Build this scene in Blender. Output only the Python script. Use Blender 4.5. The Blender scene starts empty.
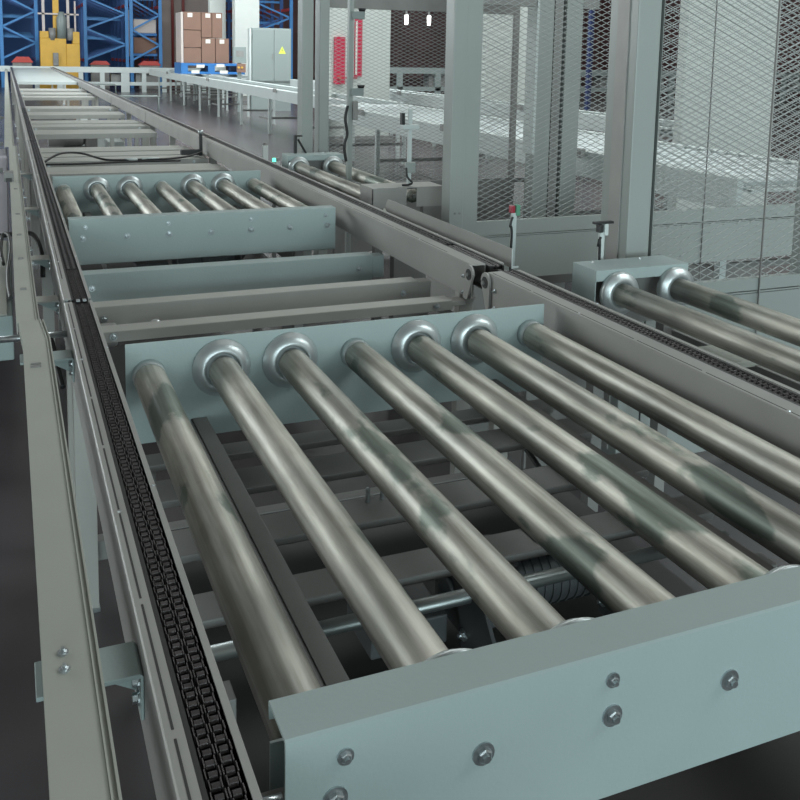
import bpy, math, random
from mathutils import Vector, Matrix
random.seed(7)
S = bpy.context.scene
C = S.collection

# ---------------------------------------------------------------- camera
cd = bpy.data.cameras.new('camera'); cam = bpy.data.objects.new('camera', cd); C.objects.link(cam)
cam.matrix_world = Matrix((( 0.92249401, 0.03328375, -0.38457379, 0.0),
                           (-0.38549852, 0.13077671, -0.91339386, 0.0),
                           ( 0.01989212, 0.99085299,  0.13347157, 1.62),
                           (0, 0, 0, 1)))
cd.sensor_width = 36; cd.lens = 935.9*36/800; cd.shift_y = -0.275; cd.clip_end = 300; cd.clip_start = 0.05
S.camera = cam
# ---------------------------------------------------------------- world, lamps, exposure
S.view_settings.view_transform = 'Standard'; S.view_settings.look = 'None'
S.view_settings.gamma = 1; S.view_settings.exposure = 0.0; S.view_settings.use_curve_mapping = False
w = bpy.data.worlds.new('world'); S.world = w; w.use_nodes = True
wb = w.node_tree.nodes['Background']; wb.inputs[0].default_value = (0.92, 0.95, 0.89, 1)
# dim roof above, lighter walls of the hall all round
_t = w.node_tree.nodes.new('ShaderNodeTexCoord'); _s = w.node_tree.nodes.new('ShaderNodeSeparateXYZ'); _m = w.node_tree.nodes.new('ShaderNodeMapRange')
w.node_tree.links.new(_t.outputs['Generated'], _s.inputs[0]); w.node_tree.links.new(_s.outputs['Z'], _m.inputs[0])
_m.interpolation_type = 'SMOOTHSTEP'; _m.inputs[1].default_value = 0.05; _m.inputs[2].default_value = 0.75; _m.inputs[3].default_value = 0.44; _m.inputs[4].default_value = 0.085
w.node_tree.links.new(_m.outputs[0], wb.inputs[1])
def area(name, loc, target, sx, sy, power, col):
    l = bpy.data.lights.new(name, 'AREA'); l.shape = 'RECTANGLE'; l.size = sx; l.size_y = sy; l.energy = power; l.color = col
    o = bpy.data.objects.new(name, l); C.objects.link(o); o.location = loc
    o.rotation_euler = (Vector(target)-Vector(loc)).to_track_quat('-Z', 'Y').to_euler(); return o
area('loading_door_daylight', (-1.5, -19.0, 2.8), (1.0, 3, 0.9), 15, 5.4, 2750, (0.78, 0.97, 1.0))
area('side_windows_left', (-10, 11.0, 3.4), (0.8, 3.8, 0.8), 8, 3, 430, (0.92, 1.0, 0.97))
area('hall_lamps_far', (7.0, 20.5, 8.5), (4.5, 28, 0), 10, 12, 2500, (0.93, 1.0, 1.0))
area('fill_light_middle', (6.5, 9.5, 8.0), (5.2, 11.5, 0.8), 5, 8, 750, (0.93, 1.0, 0.98))  # fill light added over the white line to lift its brightness
area('side_windows_far_left', (-10, 27, 5.5), (1.5, 24, 0.8), 16, 5, 1900, (0.9, 0.98, 1.0))
area('fill_light_right', (7.5, -1.0, 6.0), (6.4, 8, 0.8), 6, 3, 330, (0.90, 1.0, 0.98))  # fill light added to brighten the wide pillar, posts and mesh
area('roof_lamps_right_aisle', (3.5, 3.5, 7.5), (1.2, 2.6, 0.8), 2.0, 7.0, 30, (1.0, 0.93, 0.86))

# ---------------------------------------------------------------- materials
def mat(name, col, rough=0.5, metal=0.0, noise=0.0, nscale=6.0, bump=0.0, bscale=40.0, emit=None, stretch=None, spec=0.5):
    m = bpy.data.materials.new(name); m.use_nodes = True; nt = m.node_tree; b = nt.nodes['Principled BSDF']
    b.inputs['Roughness'].default_value = rough; b.inputs['Metallic'].default_value = metal
    b.inputs['Base Color'].default_value = (*col, 1); b.inputs['Specular IOR Level'].default_value = spec
    if emit:
        b.inputs['Emission Color'].default_value = (*emit[0], 1); b.inputs['Emission Strength'].default_value = emit[1]
    if noise or bump:
        tc = nt.nodes.new('ShaderNodeTexCoord'); mp = nt.nodes.new('ShaderNodeMapping')
        nt.links.new(tc.outputs['Object'], mp.inputs[0])
        if stretch: mp.inputs['Scale'].default_value = stretch
    if noise:
        n = nt.nodes.new('ShaderNodeTexNoise'); n.inputs['Scale'].default_value = nscale; n.inputs['Detail'].default_value = 5
        nt.links.new(mp.outputs[0], n.inputs['Vector'])
        r = nt.nodes.new('ShaderNodeValToRGB'); r.color_ramp.elements[0].position = 0.3; r.color_ramp.elements[1].position = 0.7
        r.color_ramp.elements[0].color = (*[c*(1-noise) for c in col], 1); r.color_ramp.elements[1].color = (*[min(1, c*(1+noise)) for c in col], 1)
        nt.links.new(n.outputs['Fac'], r.inputs[0]); nt.links.new(r.outputs[0], b.inputs['Base Color'])
    if bump:
        n2 = nt.nodes.new('ShaderNodeTexNoise'); n2.inputs['Scale'].default_value = bscale
        nt.links.new(mp.outputs[0], n2.inputs['Vector'])
        bp = nt.nodes.new('ShaderNodeBump'); bp.inputs['Strength'].default_value = bump; bp.inputs['Distance'].default_value = 0.01
        nt.links.new(n2.outputs['Fac'], bp.inputs['Height']); nt.links.new(bp.outputs[0], b.inputs['Normal'])
    return m
def roller_mat():
    # worn galvanised steel: lengthwise streaks, mottled zinc, dark rubbed bands left by pallets
    m = bpy.data.materials.new('galvanised_roller'); m.use_nodes = True; nt = m.node_tree; N = nt.nodes; L = nt.links
    b = N['Principled BSDF']; b.inputs['Metallic'].default_value = 0.76
    tc = N.new('ShaderNodeTexCoord'); oi = N.new('ShaderNodeObjectInfo')
    ad = N.new('ShaderNodeVectorMath'); ad.operation = 'ADD'
    cm = N.new('ShaderNodeCombineXYZ'); mu = N.new('ShaderNodeMath'); mu.operation = 'MULTIPLY'; mu.inputs[1].default_value = 17
    L.new(oi.outputs['Random'], mu.inputs[0]); L.new(mu.outputs[0], cm.inputs[1]); L.new(mu.outputs[0], cm.inputs[0])
    L.new(tc.outputs['Object'], ad.inputs[0]); L.new(cm.outputs[0], ad.inputs[1])
    def noise(scale, st, det=4):
        mp = N.new('ShaderNodeMapping'); mp.inputs['Scale'].default_value = st; L.new(ad.outputs[0], mp.inputs[0])
        n = N.new('ShaderNodeTexNoise'); n.inputs['Scale'].default_value = scale; n.inputs['Detail'].default_value = det
        L.new(mp.outputs[0], n.inputs['Vector']); return n
    a = noise(9, (1, 0.35, 1)); c = noise(85, (1, 0.045, 1), 6); d = noise(3.4, (2.4, 1, 2.4), 5)
    r1 = N.new('ShaderNodeValToRGB'); e = r1.color_ramp.elements
    e[0].position = 0.32; e[0].color = (0.34, 0.34, 0.315, 1); e[1].position = 0.68; e[1].color = (0.63, 0.615, 0.56, 1)
    L.new(a.outputs['Fac'], r1.inputs[0])
    r2 = N.new('ShaderNodeValToRGB'); e = r2.color_ramp.elements
    e[0].position = 0.34; e[0].color = (0.66, 0.65, 0.62, 1); e[1].position = 0.62; e[1].color = (1, 1, 1, 1); L.new(c.outputs['Fac'], r2.inputs[0])
    r3 = N.new('ShaderNodeValToRGB'); e = r3.color_ramp.elements
    e[0].position = 0.385; e[0].color = (0.46, 0.54, 0.53, 1); e[1].position = 0.425; e[1].color = (1, 1, 1, 1); L.new(d.outputs['Fac'], r3.inputs[0])
    def mix(x, y):
        q = N.new('ShaderNodeMix'); q.data_type = 'RGBA'; q.blend_type = 'MULTIPLY'; q.inputs[0].default_value = 1
        L.new(x, q.inputs[6]); L.new(y, q.inputs[7]); return q.outputs[2]
    L.new(mix(mix(r1.outputs[0], r2.outputs[0]), r3.outputs[0]), b.inputs['Base Color'])
    mr = N.new('ShaderNodeMapRange'); mr.inputs[3].default_value = 0.42; mr.inputs[4].default_value = 0.60
    L.new(a.outputs['Fac'], mr.inputs[0]); L.new(mr.outputs[0], b.inputs['Roughness'])
    return m
M = {
 'roller': roller_mat(),
 'paint': mat('blue_grey_paint', (0.35, 0.42, 0.42), 0.5, noise=0.05, nscale=3, bump=0.05, bscale=120, spec=0.22),
 'rail': mat('grey_rail_paint', (0.33, 0.325, 0.315), 0.42, noise=0.07, nscale=5, spec=0.35),
 'tray': mat('grey_tray_paint', (0.40, 0.41, 0.375), 0.45, noise=0.05, nscale=4, spec=0.3),
 'beam': mat('warm_grey_beam_paint', (0.40, 0.40, 0.38), 0.5, noise=0.06, nscale=4, spec=0.3),
 'dim': mat('dark_grey_frame_paint', (0.22, 0.22, 0.215), 0.55, noise=0.15, nscale=4),
 'white': mat('white_conveyor_paint', (0.52, 0.57, 0.565), 0.4, noise=0.04, nscale=3),
 'chain': mat('oiled_chain_steel', (0.075, 0.066, 0.068), 0.38, 0.45, noise=0.35, nscale=60),
 'guide': mat('black_plastic_guide', (0.016, 0.014, 0.015), 0.5),
 'zinc': mat('zinc_bolt', (0.52, 0.56, 0.58), 0.28, 0.9, noise=0.2, nscale=80),
 'wheel': mat('zinc_flange', (0.54, 0.58, 0.59), 0.36, 0.6, noise=0.12, nscale=14),
 'shaft': mat('polished_shaft', (0.30, 0.33, 0.33), 0.38, 0.8),
 'motor': mat('dark_motor_casting', (0.06, 0.065, 0.068), 0.5, noise=0.2, nscale=8),
 'near_black': mat('slot_and_shade_black', (0.022, 0.021, 0.021), 0.5),  # for slot lines and the added dark sheet under the rollers
 'black': mat('black_rubber', (0.014, 0.014, 0.015), 0.5),
 'post': mat('fence_post_paint', (0.295, 0.325, 0.315), 0.38, noise=0.03, nscale=2),
 'mesh': mat('expanded_mesh_paint', (0.31, 0.33, 0.325), 0.45),
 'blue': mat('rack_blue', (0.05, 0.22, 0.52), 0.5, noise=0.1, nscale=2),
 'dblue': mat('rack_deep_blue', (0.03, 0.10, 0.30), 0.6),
 'red': mat('beam_red', (0.50, 0.06, 0.05), 0.5),
 'crimson': mat('crimson_panel', (0.50, 0.015, 0.06), 0.5),
 'yellow': mat('crane_yellow', (0.62, 0.36, 0.05), 0.5, noise=0.08, nscale=3),
 'carton': mat('brown_cardboard', (0.21, 0.125, 0.095), 0.85, noise=0.07, nscale=2),
 'label': mat('paper_label', (0.70, 0.68, 0.64), 0.7),
 'pallet': mat('blue_plastic_pallet', (0.02, 0.15, 0.42), 0.5),
 'film': mat('pale_stretch_film', (0.50, 0.44, 0.42), 0.35),
 'cabinet': mat('cabinet_grey', (0.22, 0.26, 0.255), 0.4),
 'sign': mat('warning_yellow', (0.62, 0.70, 0.10), 0.5),
 'col': mat('white_column_plaster', (0.54, 0.57, 0.55), 0.75, noise=0.04, nscale=2),
 'maroon': mat('dark_maroon_cladding', (0.13, 0.065, 0.07), 0.7, noise=0.3, nscale=0.8),
 'brown': mat('brown_grey_cladding', (0.20, 0.165, 0.155), 0.7, noise=0.08, nscale=1),
 'lamp': mat('lit_tube', (0.9, 0.9, 0.9), 0.4, emit=((1, 1, 0.95), 4)),
 'led': mat('green_lamp', (0.1, 0.7, 0.45), 0.4, emit=((0.15, 1, 0.6), 1.6)),
 'redled': mat('red_sensor_lens', (0.32, 0.03, 0.05), 0.3),
 'green': mat('green_sensor_body', (0.10, 0.30, 0.20), 0.4),
 'lilac': mat('bright_floor_lilac', (0.50, 0.49, 0.56), 0.6),
}
def floor_mat():
    m = bpy.data.materials.new('epoxy_floor'); m.use_nodes = True; nt = m.node_tree; N = nt.nodes; L = nt.links; b = N['Principled BSDF']
    tc = N.new('ShaderNodeTexCoord'); n = N.new('ShaderNodeTexNoise'); n.inputs['Scale'].default_value = 0.9; n.inputs['Detail'].default_value = 8
    L.new(tc.outputs['Object'], n.inputs['Vector'])
    r = N.new('ShaderNodeValToRGB'); e = r.color_ramp.elements; e[0].position = 0.3; e[1].position = 0.7
    e[0].color = (0.080, 0.071, 0.077, 1); e[1].color = (0.104, 0.092, 0.099, 1)
    L.new(n.outputs['Fac'], r.inputs[0]); L.new(r.outputs[0], b.inputs['Base Color'])
    b.inputs['Roughness'].default_value = 0.26; b.inputs['Specular IOR Level'].default_value = 0.6
    return m
M['floor'] = floor_mat()

# ---------------------------------------------------------------- mesh builder
class MB:
    def __init__(s): s.v = []; s.f = []
    def add(s, vs, fs):
        k = len(s.v); s.v += [tuple(v) for v in vs]; s.f += [tuple(i+k for i in f) for f in fs]; return s
    def box(s, x0, x1, y0, y1, z0, z1):
        return s.add([(x0,y0,z0),(x1,y0,z0),(x1,y1,z0),(x0,y1,z0),(x0,y0,z1),(x1,y0,z1),(x1,y1,z1),(x0,y1,z1)],
            [(3,2,1,0),(4,5,6,7),(0,1,5,4),(1,2,6,5),(2,3,7,6),(3,0,4,7)])
    def prism(s, pts, axis, a0, a1):      # closed 2D outline swept along an axis; pts are in the two other axes in x,y,z order
        n = len(pts)
        def P(p, a):
            if axis == 'x': return (a, p[0], p[1])
            if axis == 'y': return (p[0], a, p[1])
            return (p[0], p[1], a)
        vs = [P(p, a0) for p in pts]+[P(p, a1) for p in pts]
        fs = [tuple(range(n)), tuple(range(2*n-1, n-1, -1))]+[(i, i+n, (i+1) % n+n, (i+1) % n) for i in range(n)]
        return s.add(vs, fs)
    def bar(s, a, b, w, h=None, up=(0,0,1)):   # square bar between two points
        a = Vector(a); b = Vector(b); d = (b-a).normalized(); h = h or w
        u = Vector(up)
        if abs(d.dot(u)) > 0.95: u = Vector((1,0,0))
        r = d.cross(u).normalized(); u = r.cross(d)
        vs = []
        for p in (a, b):
            for i, j in ((-1,-1),(1,-1),(1,1),(-1,1)): vs.append(p+r*i*w/2+u*j*h/2)
        return s.add(vs, [(0,1,2,3),(7,6,5,4),(0,4,5,1),(1,5,6,2),(2,6,7,3),(3,7,4,0)])
    def lathe(s, prof, axis, c, n=32):     # prof: (along, radius); axis through c
        c = Vector(c); rings = []; k = len(s.v)
        ax = {'x': (Vector((1,0,0)), Vector((0,1,0)), Vector((0,0,1))), 'y': (Vector((0,1,0)), Vector((0,0,1)), Vector((1,0,0))), 'z': (Vector((0,0,1)), Vector((1,0,0)), Vector((0,1,0)))}[axis]
        vs = []
        for a, r in prof:
            for i in range(n):
                t = 2*math.pi*i/n; vs.append(c+ax[0]*a+ax[1]*r*math.cos(t)+ax[2]*r*math.sin(t))
        fs = []
        for j in range(len(prof)-1):
            for i in range(n): fs.append((j*n+i, (j+1)*n+i, (j+1)*n+(i+1) % n, j*n+(i+1) % n))
        fs.append(tuple(range(n))); fs.append(tuple(range(len(prof)*n-1, (len(prof)-1)*n-1, -1)))
        return s.add(vs, fs)
    def tube(s, pts, r, n=8):              # round tube along a polyline
        pts = [Vector(p) for p in pts]; vs = []
        pr = None
        for i, p in enumerate(pts):
            d = (pts[min(i+1, len(pts)-1)]-pts[max(i-1, 0)]).normalized()
            if pr is None:
                pr = d.orthogonal().normalized()
            pr = (pr-d*pr.dot(d)).normalized(); q = d.cross(pr)
            for k in range(n):
                t = 2*math.pi*k/n; vs.append(p+pr*r*math.cos(t)+q*r*math.sin(t))
        m = len(pts)
        fs = [(i*n+k, i*n+(k+1) % n, (i+1)*n+(k+1) % n, (i+1)*n+k) for i in range(m-1) for k in range(n)]
        fs += [tuple(range(n-1, -1, -1)), tuple(range((m-1)*n, m*n))]
        return s.add(vs, fs)
    def build(s, name, m, parent=None, smooth=False, bevel=0, loc=None):
        me = bpy.data.meshes.new(name); me.from_pydata(s.v, [], s.f); me.update()
        import bmesh
        bm = bmesh.new(); bm.from_mesh(me); bmesh.ops.recalc_face_normals(bm, faces=bm.faces); bm.to_mesh(me); bm.free()
        me.materials.append(M[m] if isinstance(m, str) else m)
        if smooth:
            me.polygons.foreach_set('use_smooth', [len(p.vertices) == 4 for p in me.polygons])
        o = bpy.data.objects.new(name, me); C.objects.link(o)
        if parent: o.parent = parent; 
        if loc: o.location = loc
        if bevel:
            b = o.modifiers.new('bevel', 'BEVEL'); b.width = bevel; b.segments = 2; b.limit_method = 'ANGLE'
        return o
def tag(o, label=None, cat=None, group=None, kind=None):
    if label: o['label'] = label
    if cat: o['category'] = cat
    if group: o['group'] = group
    if kind: o['kind'] = kind
    return o
def thing(name, label, cat, loc=(0,0,0), group=None):
    o = bpy.data.objects.new(name, None); C.objects.link(o); o.location = loc; o.empty_display_size = 0.1
    return tag(o, label, cat, group)
def copy_tree(o, parent=None, label=None):
    c = o.copy(); C.objects.link(c); c.parent = parent
    if label: c['label'] = label
    for ch in list(o.children): copy_tree(ch, c)
    return c
def smoothpath(ps, k=6):
    ps = [Vector(p) for p in ps]; out = []
    q = [ps[0]]+ps+[ps[-1]]
    for i in range(1, len(q)-2):
        for t in range(k):
            t /= k; a, b, c, d = q[i-1], q[i], q[i+1], q[i+2]
            out.append(0.5*((2*b)+(-a+c)*t+(2*a-5*b+4*c-d)*t*t+(-a+3*b-3*c+d)*t*t*t))
    out.append(ps[-1]); return out
def hexbolt(mb, axis, c, r=0.009, h=0.008, washer=True, sgn=-1):
    if washer: mb.lathe([(0, r*1.5), (sgn*0.0025, r*1.5)], axis, c, 16)
    mb.lathe([(0, r), (sgn*h*0.85, r), (sgn*h, r*0.8)], axis, c, 6)
    mb.lathe([(0, r*0.5), (sgn*(h+0.004), r*0.5)], axis, c, 10)

# ================================================================ SETTING
tag(MB().box(-25, 42, -12, 60, -0.2, 0).build('floor', 'floor'), kind='structure')
tag(MB().box(-25, 42, 58, 58.4, 0, 9).build('wall_back', 'maroon'), kind='structure')
tag(MB().box(-25, 6.0, 49, 49.4, 0, 9).build('rack_depth_backing', 'dblue'), kind='structure')  # blue backing added in place of deeper rack rows
tag(MB().box(40, 40.4, -12, 58, 0, 9).build('wall_right', 'maroon'), kind='structure')
tag(MB().box(6.15, 8.25, 41.0, 41.4, 0, 9).build('wall_partition', 'brown'), kind='structure')

# ================================================================ CHAIN CONVEYORS
def chain_mesh(mb, xc, y0, y1, z, lod=0):
    p = 0.0159; n = int((y1-y0)/p)
    for i in range(n):
        y = y0+p*(i+0.5)
        for dx in (-0.0088, 0.0088):
            x = xc+dx
            if lod == 0:
                mb.lathe([(-0.0045, 0.0051), (0.0045, 0.0051)], 'x', (x, y, z), 8)
            else:
                mb.box(x-0.0045, x+0.0045, y-0.0045, y+0.0045, z-0.005, z+0.0050)
        if i % 2 == 0 or lod == 0:
            o = 0.0 if i % 2 else 0.0014
            for dx in (-0.0158-o, -0.0038+o, 0.0022-o, 0.0142+o):
                mb.box(xc+dx, xc+dx+0.0014, y-0.0070, y+0.0070, z-0.0060, z+0.0052)
    return mb
def chain_rail(name, label, xa, xb, g0, g1, y0, y1, legs=(), ridge=True, lastlod=12.0, cut=0.0):
    """xa, xb: left and right faces; g0, g1: the open slot the chain runs in."""
    t = thing(name, label, 'conveyor', ((xa+xb)/2, y0, 0), 'chain conveyor rails')
    def B(mb, nm, m, par=None, **k):
        mb.v = [(x-(xa+xb)/2, y-y0, z) for x, y, z in mb.v]; return mb.build(nm, m, par or t, **k)
    cc = (g0+g1)/2+0.003
    ya, yb = y0+(cut if cut > 0 else 0), y1+(cut if cut < 0 else 0)
    th = 0.004; zb, zt = 0.778, 0.900
    mb = MB()
    mb.prism([(xa, zb), (xa+0.022, zb), (xa+0.022, zb+th), (xa+th, zb+th), (xa+th, zt-th), (g0-0.003, zt-th), (g0-0.003, 0.862), (g1+0.003, 0.862), (g1+0.003, zt-th), (xb-th, zt-th), (xb-th, zb+th), (xb-0.022, zb+th), (xb-0.022, zb), (xb, zb), (xb, zt-0.001), (xb-0.001, zt), (g1, zt), (g1, 0.866), (g0, 0.866), (g0, zt), (xa+0.002, zt), (xa, zt-0.002)], 'y', ya, yb)
    B(mb, 'rail_body', 'rail')
    mb = MB().box(g0+0.0005, g1-0.0005, y0, y1, 0.867, 0.884).box(g0+0.0005, cc-0.0195, y0, y1, 0.884, 0.898).box(cc+0.0195, g1-0.0005, y0, y1, 0.884, 0.898)
    B(mb, 'chain_guide', 'guide')
    mb = MB()
    if y0 < 3.2: chain_mesh(mb, cc, max(y0, 0.3)+0.01, min(y1, 3.2)-0.01, 0.892, 0)
    if y1 > 3.2: chain_mesh(mb, cc, max(3.2, y0), min(y1, lastlod)-0.005, 0.892, 1)
    if y1 > lastlod: mb.box(cc-0.02, cc+0.02, max(y0, lastlod), y1-0.01, 0.887, 0.898)
    B(mb, 'chain', 'chain')
    if ridge:
        mb = MB(); md = MB(); y = yb-0.02; k = 0
        while y > max(ya, 0.2)+0.3:
            a = xa+0.011
            mb.box(a-0.0014, a+0.0014, y-0.245, y, 0.9, 0.9005)
            if k % 3 == 1: md.lathe([(0, 0.0035), (0.0015, 0.003)], 'z', (a, y-0.2525, 0.9), 8); md.lathe([(0, 0.0035), (0.0015, 0.003)], 'z', (xb-0.003, y-0.18, 0.9), 8)
            y -= 0.26; k += 1
        B(mb, 'slot_line', 'near_black'); B(md, 'pin', 'zinc')
    for ly in legs:
        x0, x1 = (xa+0.012, xa+0.069)
        mb = MB(); mb.box(x0, x1, ly, ly+0.004, 0.01, 0.80); mb.box(x0, x0+0.004, ly+0.004, ly+0.04, 0.01, 0.778); mb.box(x1-0.004, x1, ly+0.004, ly+0.04, 0.01, 0.778)
        lg = B(mb, 'leg', 'beam', bevel=0.002)
        mb = MB(); mb.box(x0-0.012, x1+0.002, ly-0.005, ly+0.11, 0, 0.01); B(mb, 'foot_plate', 'zinc', par=lg)
    return t
seams = [2.77, 7.75, 11.1, 14.9, 20.9, 36.0]
LR = (0.130, 0.207, 0.152, 0.198); RR = (1.468, 1.594, 1.522, 1.580)
chain_rail('chain_conveyor', 'left black chain conveyor rail in the foreground, running off the bottom edge', *LR, -0.8, 2.755, legs=(-0.5, 2.655))
R1 = chain_rail('chain_conveyor', 'right chain conveyor rail in the foreground, ending at the split beside the seven rollers', *RR, -0.8, 2.745, legs=(-0.5, 2.655), cut=-0.03)
names = ['second stretch of', 'third stretch of', 'fourth stretch of', 'fifth stretch of', 'last, farthest stretch of']
R2 = None
for i in range(5):
    a = seams[i]+0.02; b = seams[i+1]-0.015
    lg = [a+0.15, a+(b-a)/2, b-0.3]
    chain_rail('chain_conveyor', names[i]+' the left black chain rail, counted from the camera', *LR, a, b, legs=lg, ridge=(i == 0))
    r_ = chain_rail('chain_conveyor', names[i]+' the right chain rail, counted from the camera', *RR, a+(0.01 if i == 0 else 0), b, legs=lg, ridge=(i == 0), cut=0.03 if i == 0 else 0)
    R2 = R2 or r_
# chain joint clips on the left rail
mb = MB(); 
for dx in (-0.009, 0.009): mb.box(0.178+dx-0.005, 0.178+dx+0.005, 2.755, 2.775, 0.8985, 0.902)
tag(mb.build('chain_joint_clip', 'zinc'), 'two small bright clips across the left chain where its rails meet', 'clip')
# head plates where the right rails meet (seen beside the split)
def head_plate(par, y, dirn):
    ox, oy = par.location.x, par.location.y
    R = 0.031; pts = [(y+R*math.cos(math.pi*k/12), 0.869+R*math.sin(math.pi*k/12)) for k in range(13)]
    pts += ([(y-R, 0.775), (y+R-0.040, 0.775)] if dirn < 0 else [(y-R+0.040, 0.775), (y+R+0.01, 0.775)])
    hp = MB().prism([(p[0]-oy, p[1]) for p in pts], 'x', 1.458-ox, 1.466-ox).build('head_plate', 'rail', par, bevel=0.001)
    MB().lathe([(-0.002, 0.020), (0, 0.020)], 'x', (1.458-ox, y-oy, 0.866), 20).build('bearing_slot', 'black', hp)
    MB().lathe([(-0.007, 0.006), (0, 0.008)], 'x', (1.456-ox, y-oy+0.006, 0.864), 16).build('shaft_end', 'dim', hp)
    for z in (0.848, 0.79):
        mb = MB(); hexbolt(mb, 'x', (1.467-ox, y-oy+dirn*0.055, z), 0.005, 0.008); mb.build('bolt', 'zinc', hp)
head_plate(R1, 2.712, -1)
head_plate(R2, 2.832, 1)

# ================================================================ ROLLER TRANSFER TABLE
def roller_table(label):
    OY = 0.869
    t = thing('roller_transfer_table', label, 'roller conveyor', (0.84, OY, 0), 'lifting roller tables between the chain rails')
    def B(mb, nm, m, par=None, **k):
        mb.v = [(x-0.84, y-OY, z) for x, y, z in mb.v]; return mb.build(nm, m, par or t, **k)
    # near end beam: folded channel
    th = 0.004; y0, y1, z0, z1 = 0.869, 0.939, 0.701, 0.900
    prof = [(y0+0.003, z1), (y1-0.002, z1), (y1, z1-0.002), (y1, z1-0.022), (y1-th, z1-0.022), (y1-th, z1-th), (y0+th, z1-th), (y0+th, z0+th), (y1-0.01, z0+th), (y1-0.01, z0), (y0+0.003, z0), (y0, z0+0.003), (y0, z1-0.003)]
    eb = B(MB().prism(prof, 'x', 0.248, 1.433), 'end_beam', 'paint')
    for (x, z, r) in ((0.315, 0.864, 0.0065), (0.304, 0.817, 0.0095), (0.485, 0.817, 0.0095), (0.662, 0.864, 0.0065), (0.664, 0.816, 0.0095), (0.848, 0.816, 0.0095), (1.03, 0.864, 0.0065), (1.03, 0.816, 0.0095), (1.212, 0.816, 0.0095), (1.393, 0.816, 0.0095), (1.385, 0.864, 0.0065)):
        mb = MB(); hexbolt(mb, 'y', (x, y0, z), r, 0.008 if r > .007 else 0.006); B(mb, 'bolt', 'zinc', eb)
    # far plate and its return flanges
    fp = B(MB().prism([(2.302, 0.64), (2.307, 0.64), (2.307, 0.9), (2.302, 0.9)], 'x', 0.247, 1.438), 'end_plate', 'paint', bevel=0.001)
    # inner uprights that carry the near axles
    B(MB().box(0.252, 1.43, 0.945, 0.949, 0.70, 0.84), 'axle_plate', 'paint')
    # side support bars and bed frame, under the rollers
    for x in (0.405, 1.245):
        B(MB().box(x, x+0.004, 0.95, 2.30, 0.62, 0.69).box(x, x+0.040, 0.95, 2.30, 0.686, 0.69), 'support_bar', 'dim', bevel=0.001)
    for y, d_ in ((2.215, 0.07), (2.02, 0.11), (1.775, 0.11), (1.545, 0.09), (1.02, 0.08)):
        B(MB().box(0.25, 1.43, y, y+d_, 0.600, 0.618), 'cross_member', 'dim', bevel=0.003)
    B(MB().box(0.25, 1.43, 1.00, 2.29, 0.400, 0.404), 'under_shade_sheet', 'near_black')  # black sheet added to paint the shade seen between the rollers
    # rollers
    for i in range(7):
        x = 0.302+0.1812*i; z = 0.817
        mb = MB(); R = 0.0392
        mb.lathe([(0.966, 0.024), (0.966, 0.034), (0.968, R-0.001), (0.98, R), (1.35, R), (1.9, R), (2.262, R), (2.268, R-0.001), (2.272, 0.034), (2.272, 0.024)], 'y', (x, 0, z), 40)
        mb.v = [(a-x, b-1.62, c-z) for a, b, c in mb.v]
        r = mb.build('roller', 'roller', t, smooth=True, loc=(x-0.84, 1.62-OY, z))
        def BR(mb, nm, m, **k):
            mb.v = [(a-x, b-1.62, c-z) for a, b, c in mb.v]; return mb.build(nm, m, r, **k)
        BR(MB().lathe([(0.949, 0.010), (0.973, 0.010)], 'y', (x, 0, z), 16).lathe([(2.271, 0.010), (2.302, 0.010)], 'y', (x, 0, z), 16), 'axle', 'shaft', smooth=True)
        if i in (0, 3, 6):
            BR(MB().lathe([(2.272, 0.0395), (2.285, 0.0405), (2.300, 0.0405)], 'y', (x, 0, z), 32), 'end_cap', 'wheel', smooth=True)
        else:
            for yy, sg in ((2.300, -1), (0.951, 1)):
                pr = [(0, 0.062), (0, 0.0745), (0.005*sg, 0.0750), (0.007*sg, 0.0735), (0.009*sg, 0.0715), (0.017*sg, 0.067), (0.023*sg, 0.060), (0.027*sg, 0.052), (0.028*sg, 0.046), (0.024*sg, 0.0435), (0.012*sg, 0.0415), (0.012*sg, 0.038)]
                BR(MB().lathe([(yy+a, b) for a, b in pr], 'y', (x, 0, z), 48), 'flange', 'wheel', smooth=True)
    # drive shaft, motor and lift linkage underneath
    B(MB().lathe([(0.22, 0.014), (1.40, 0.014)], 'x', (0, 1.475, 0.600), 20), 'drive_shaft', 'shaft', smooth=True)
    mt = B(MB().lathe([(0.0, 0.02), (0, 0.058), (0.01, 0.062), (0.20, 0.062), (0.21, 0.055), (0.21, 0.02)], 'x', (0.93, 1.60, 0.53), 28), 'motor', 'motor', smooth=True)
    mb = MB()
    for k in range(9): mb.lathe([(0.95+0.02*k, 0.066), (0.954+0.02*k, 0.066)], 'x', (0, 1.60, 0.53), 24)
    B(mb, 'cooling_fins', 'motor', mt)
    B(MB().box(0.985, 1.055, 1.57, 1.64, 0.585, 0.625), 'terminal_box', 'motor', mt, bevel=0.004)
    B(MB().box(0.80, 0.93, 1.54, 1.67, 0.47, 0.60).lathe([(0.79, 0.035), (0.80, 0.035)], 'x', (0, 1.6, 0.535), 20), 'gearbox', 'motor', bevel=0.006)
    for x in (0.78, 1.10):
        pts = [(1.38, 0.48), (1.50, 0.48), (1.52, 0.56), (1.49, 0.60), (1.45, 0.615), (1.41, 0.60), (1.375, 0.56)]
        br = B(MB().prism(pts, 'x', x, x+0.008), 'bearing_bracket', 'motor', bevel=0.001)
        mb = MB(); hexbolt(mb, 'x', (x, 1.41, 0.50), 0.008); hexbolt(mb, 'x', (x, 1.49, 0.51), 0.008); B(mb, 'bolt', 'zinc', br)
    B(MB().box(0.60, 0.76, 1.52, 1.66, 0.48, 0.54), 'valve_block', 'motor', bevel=0.004)
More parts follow.
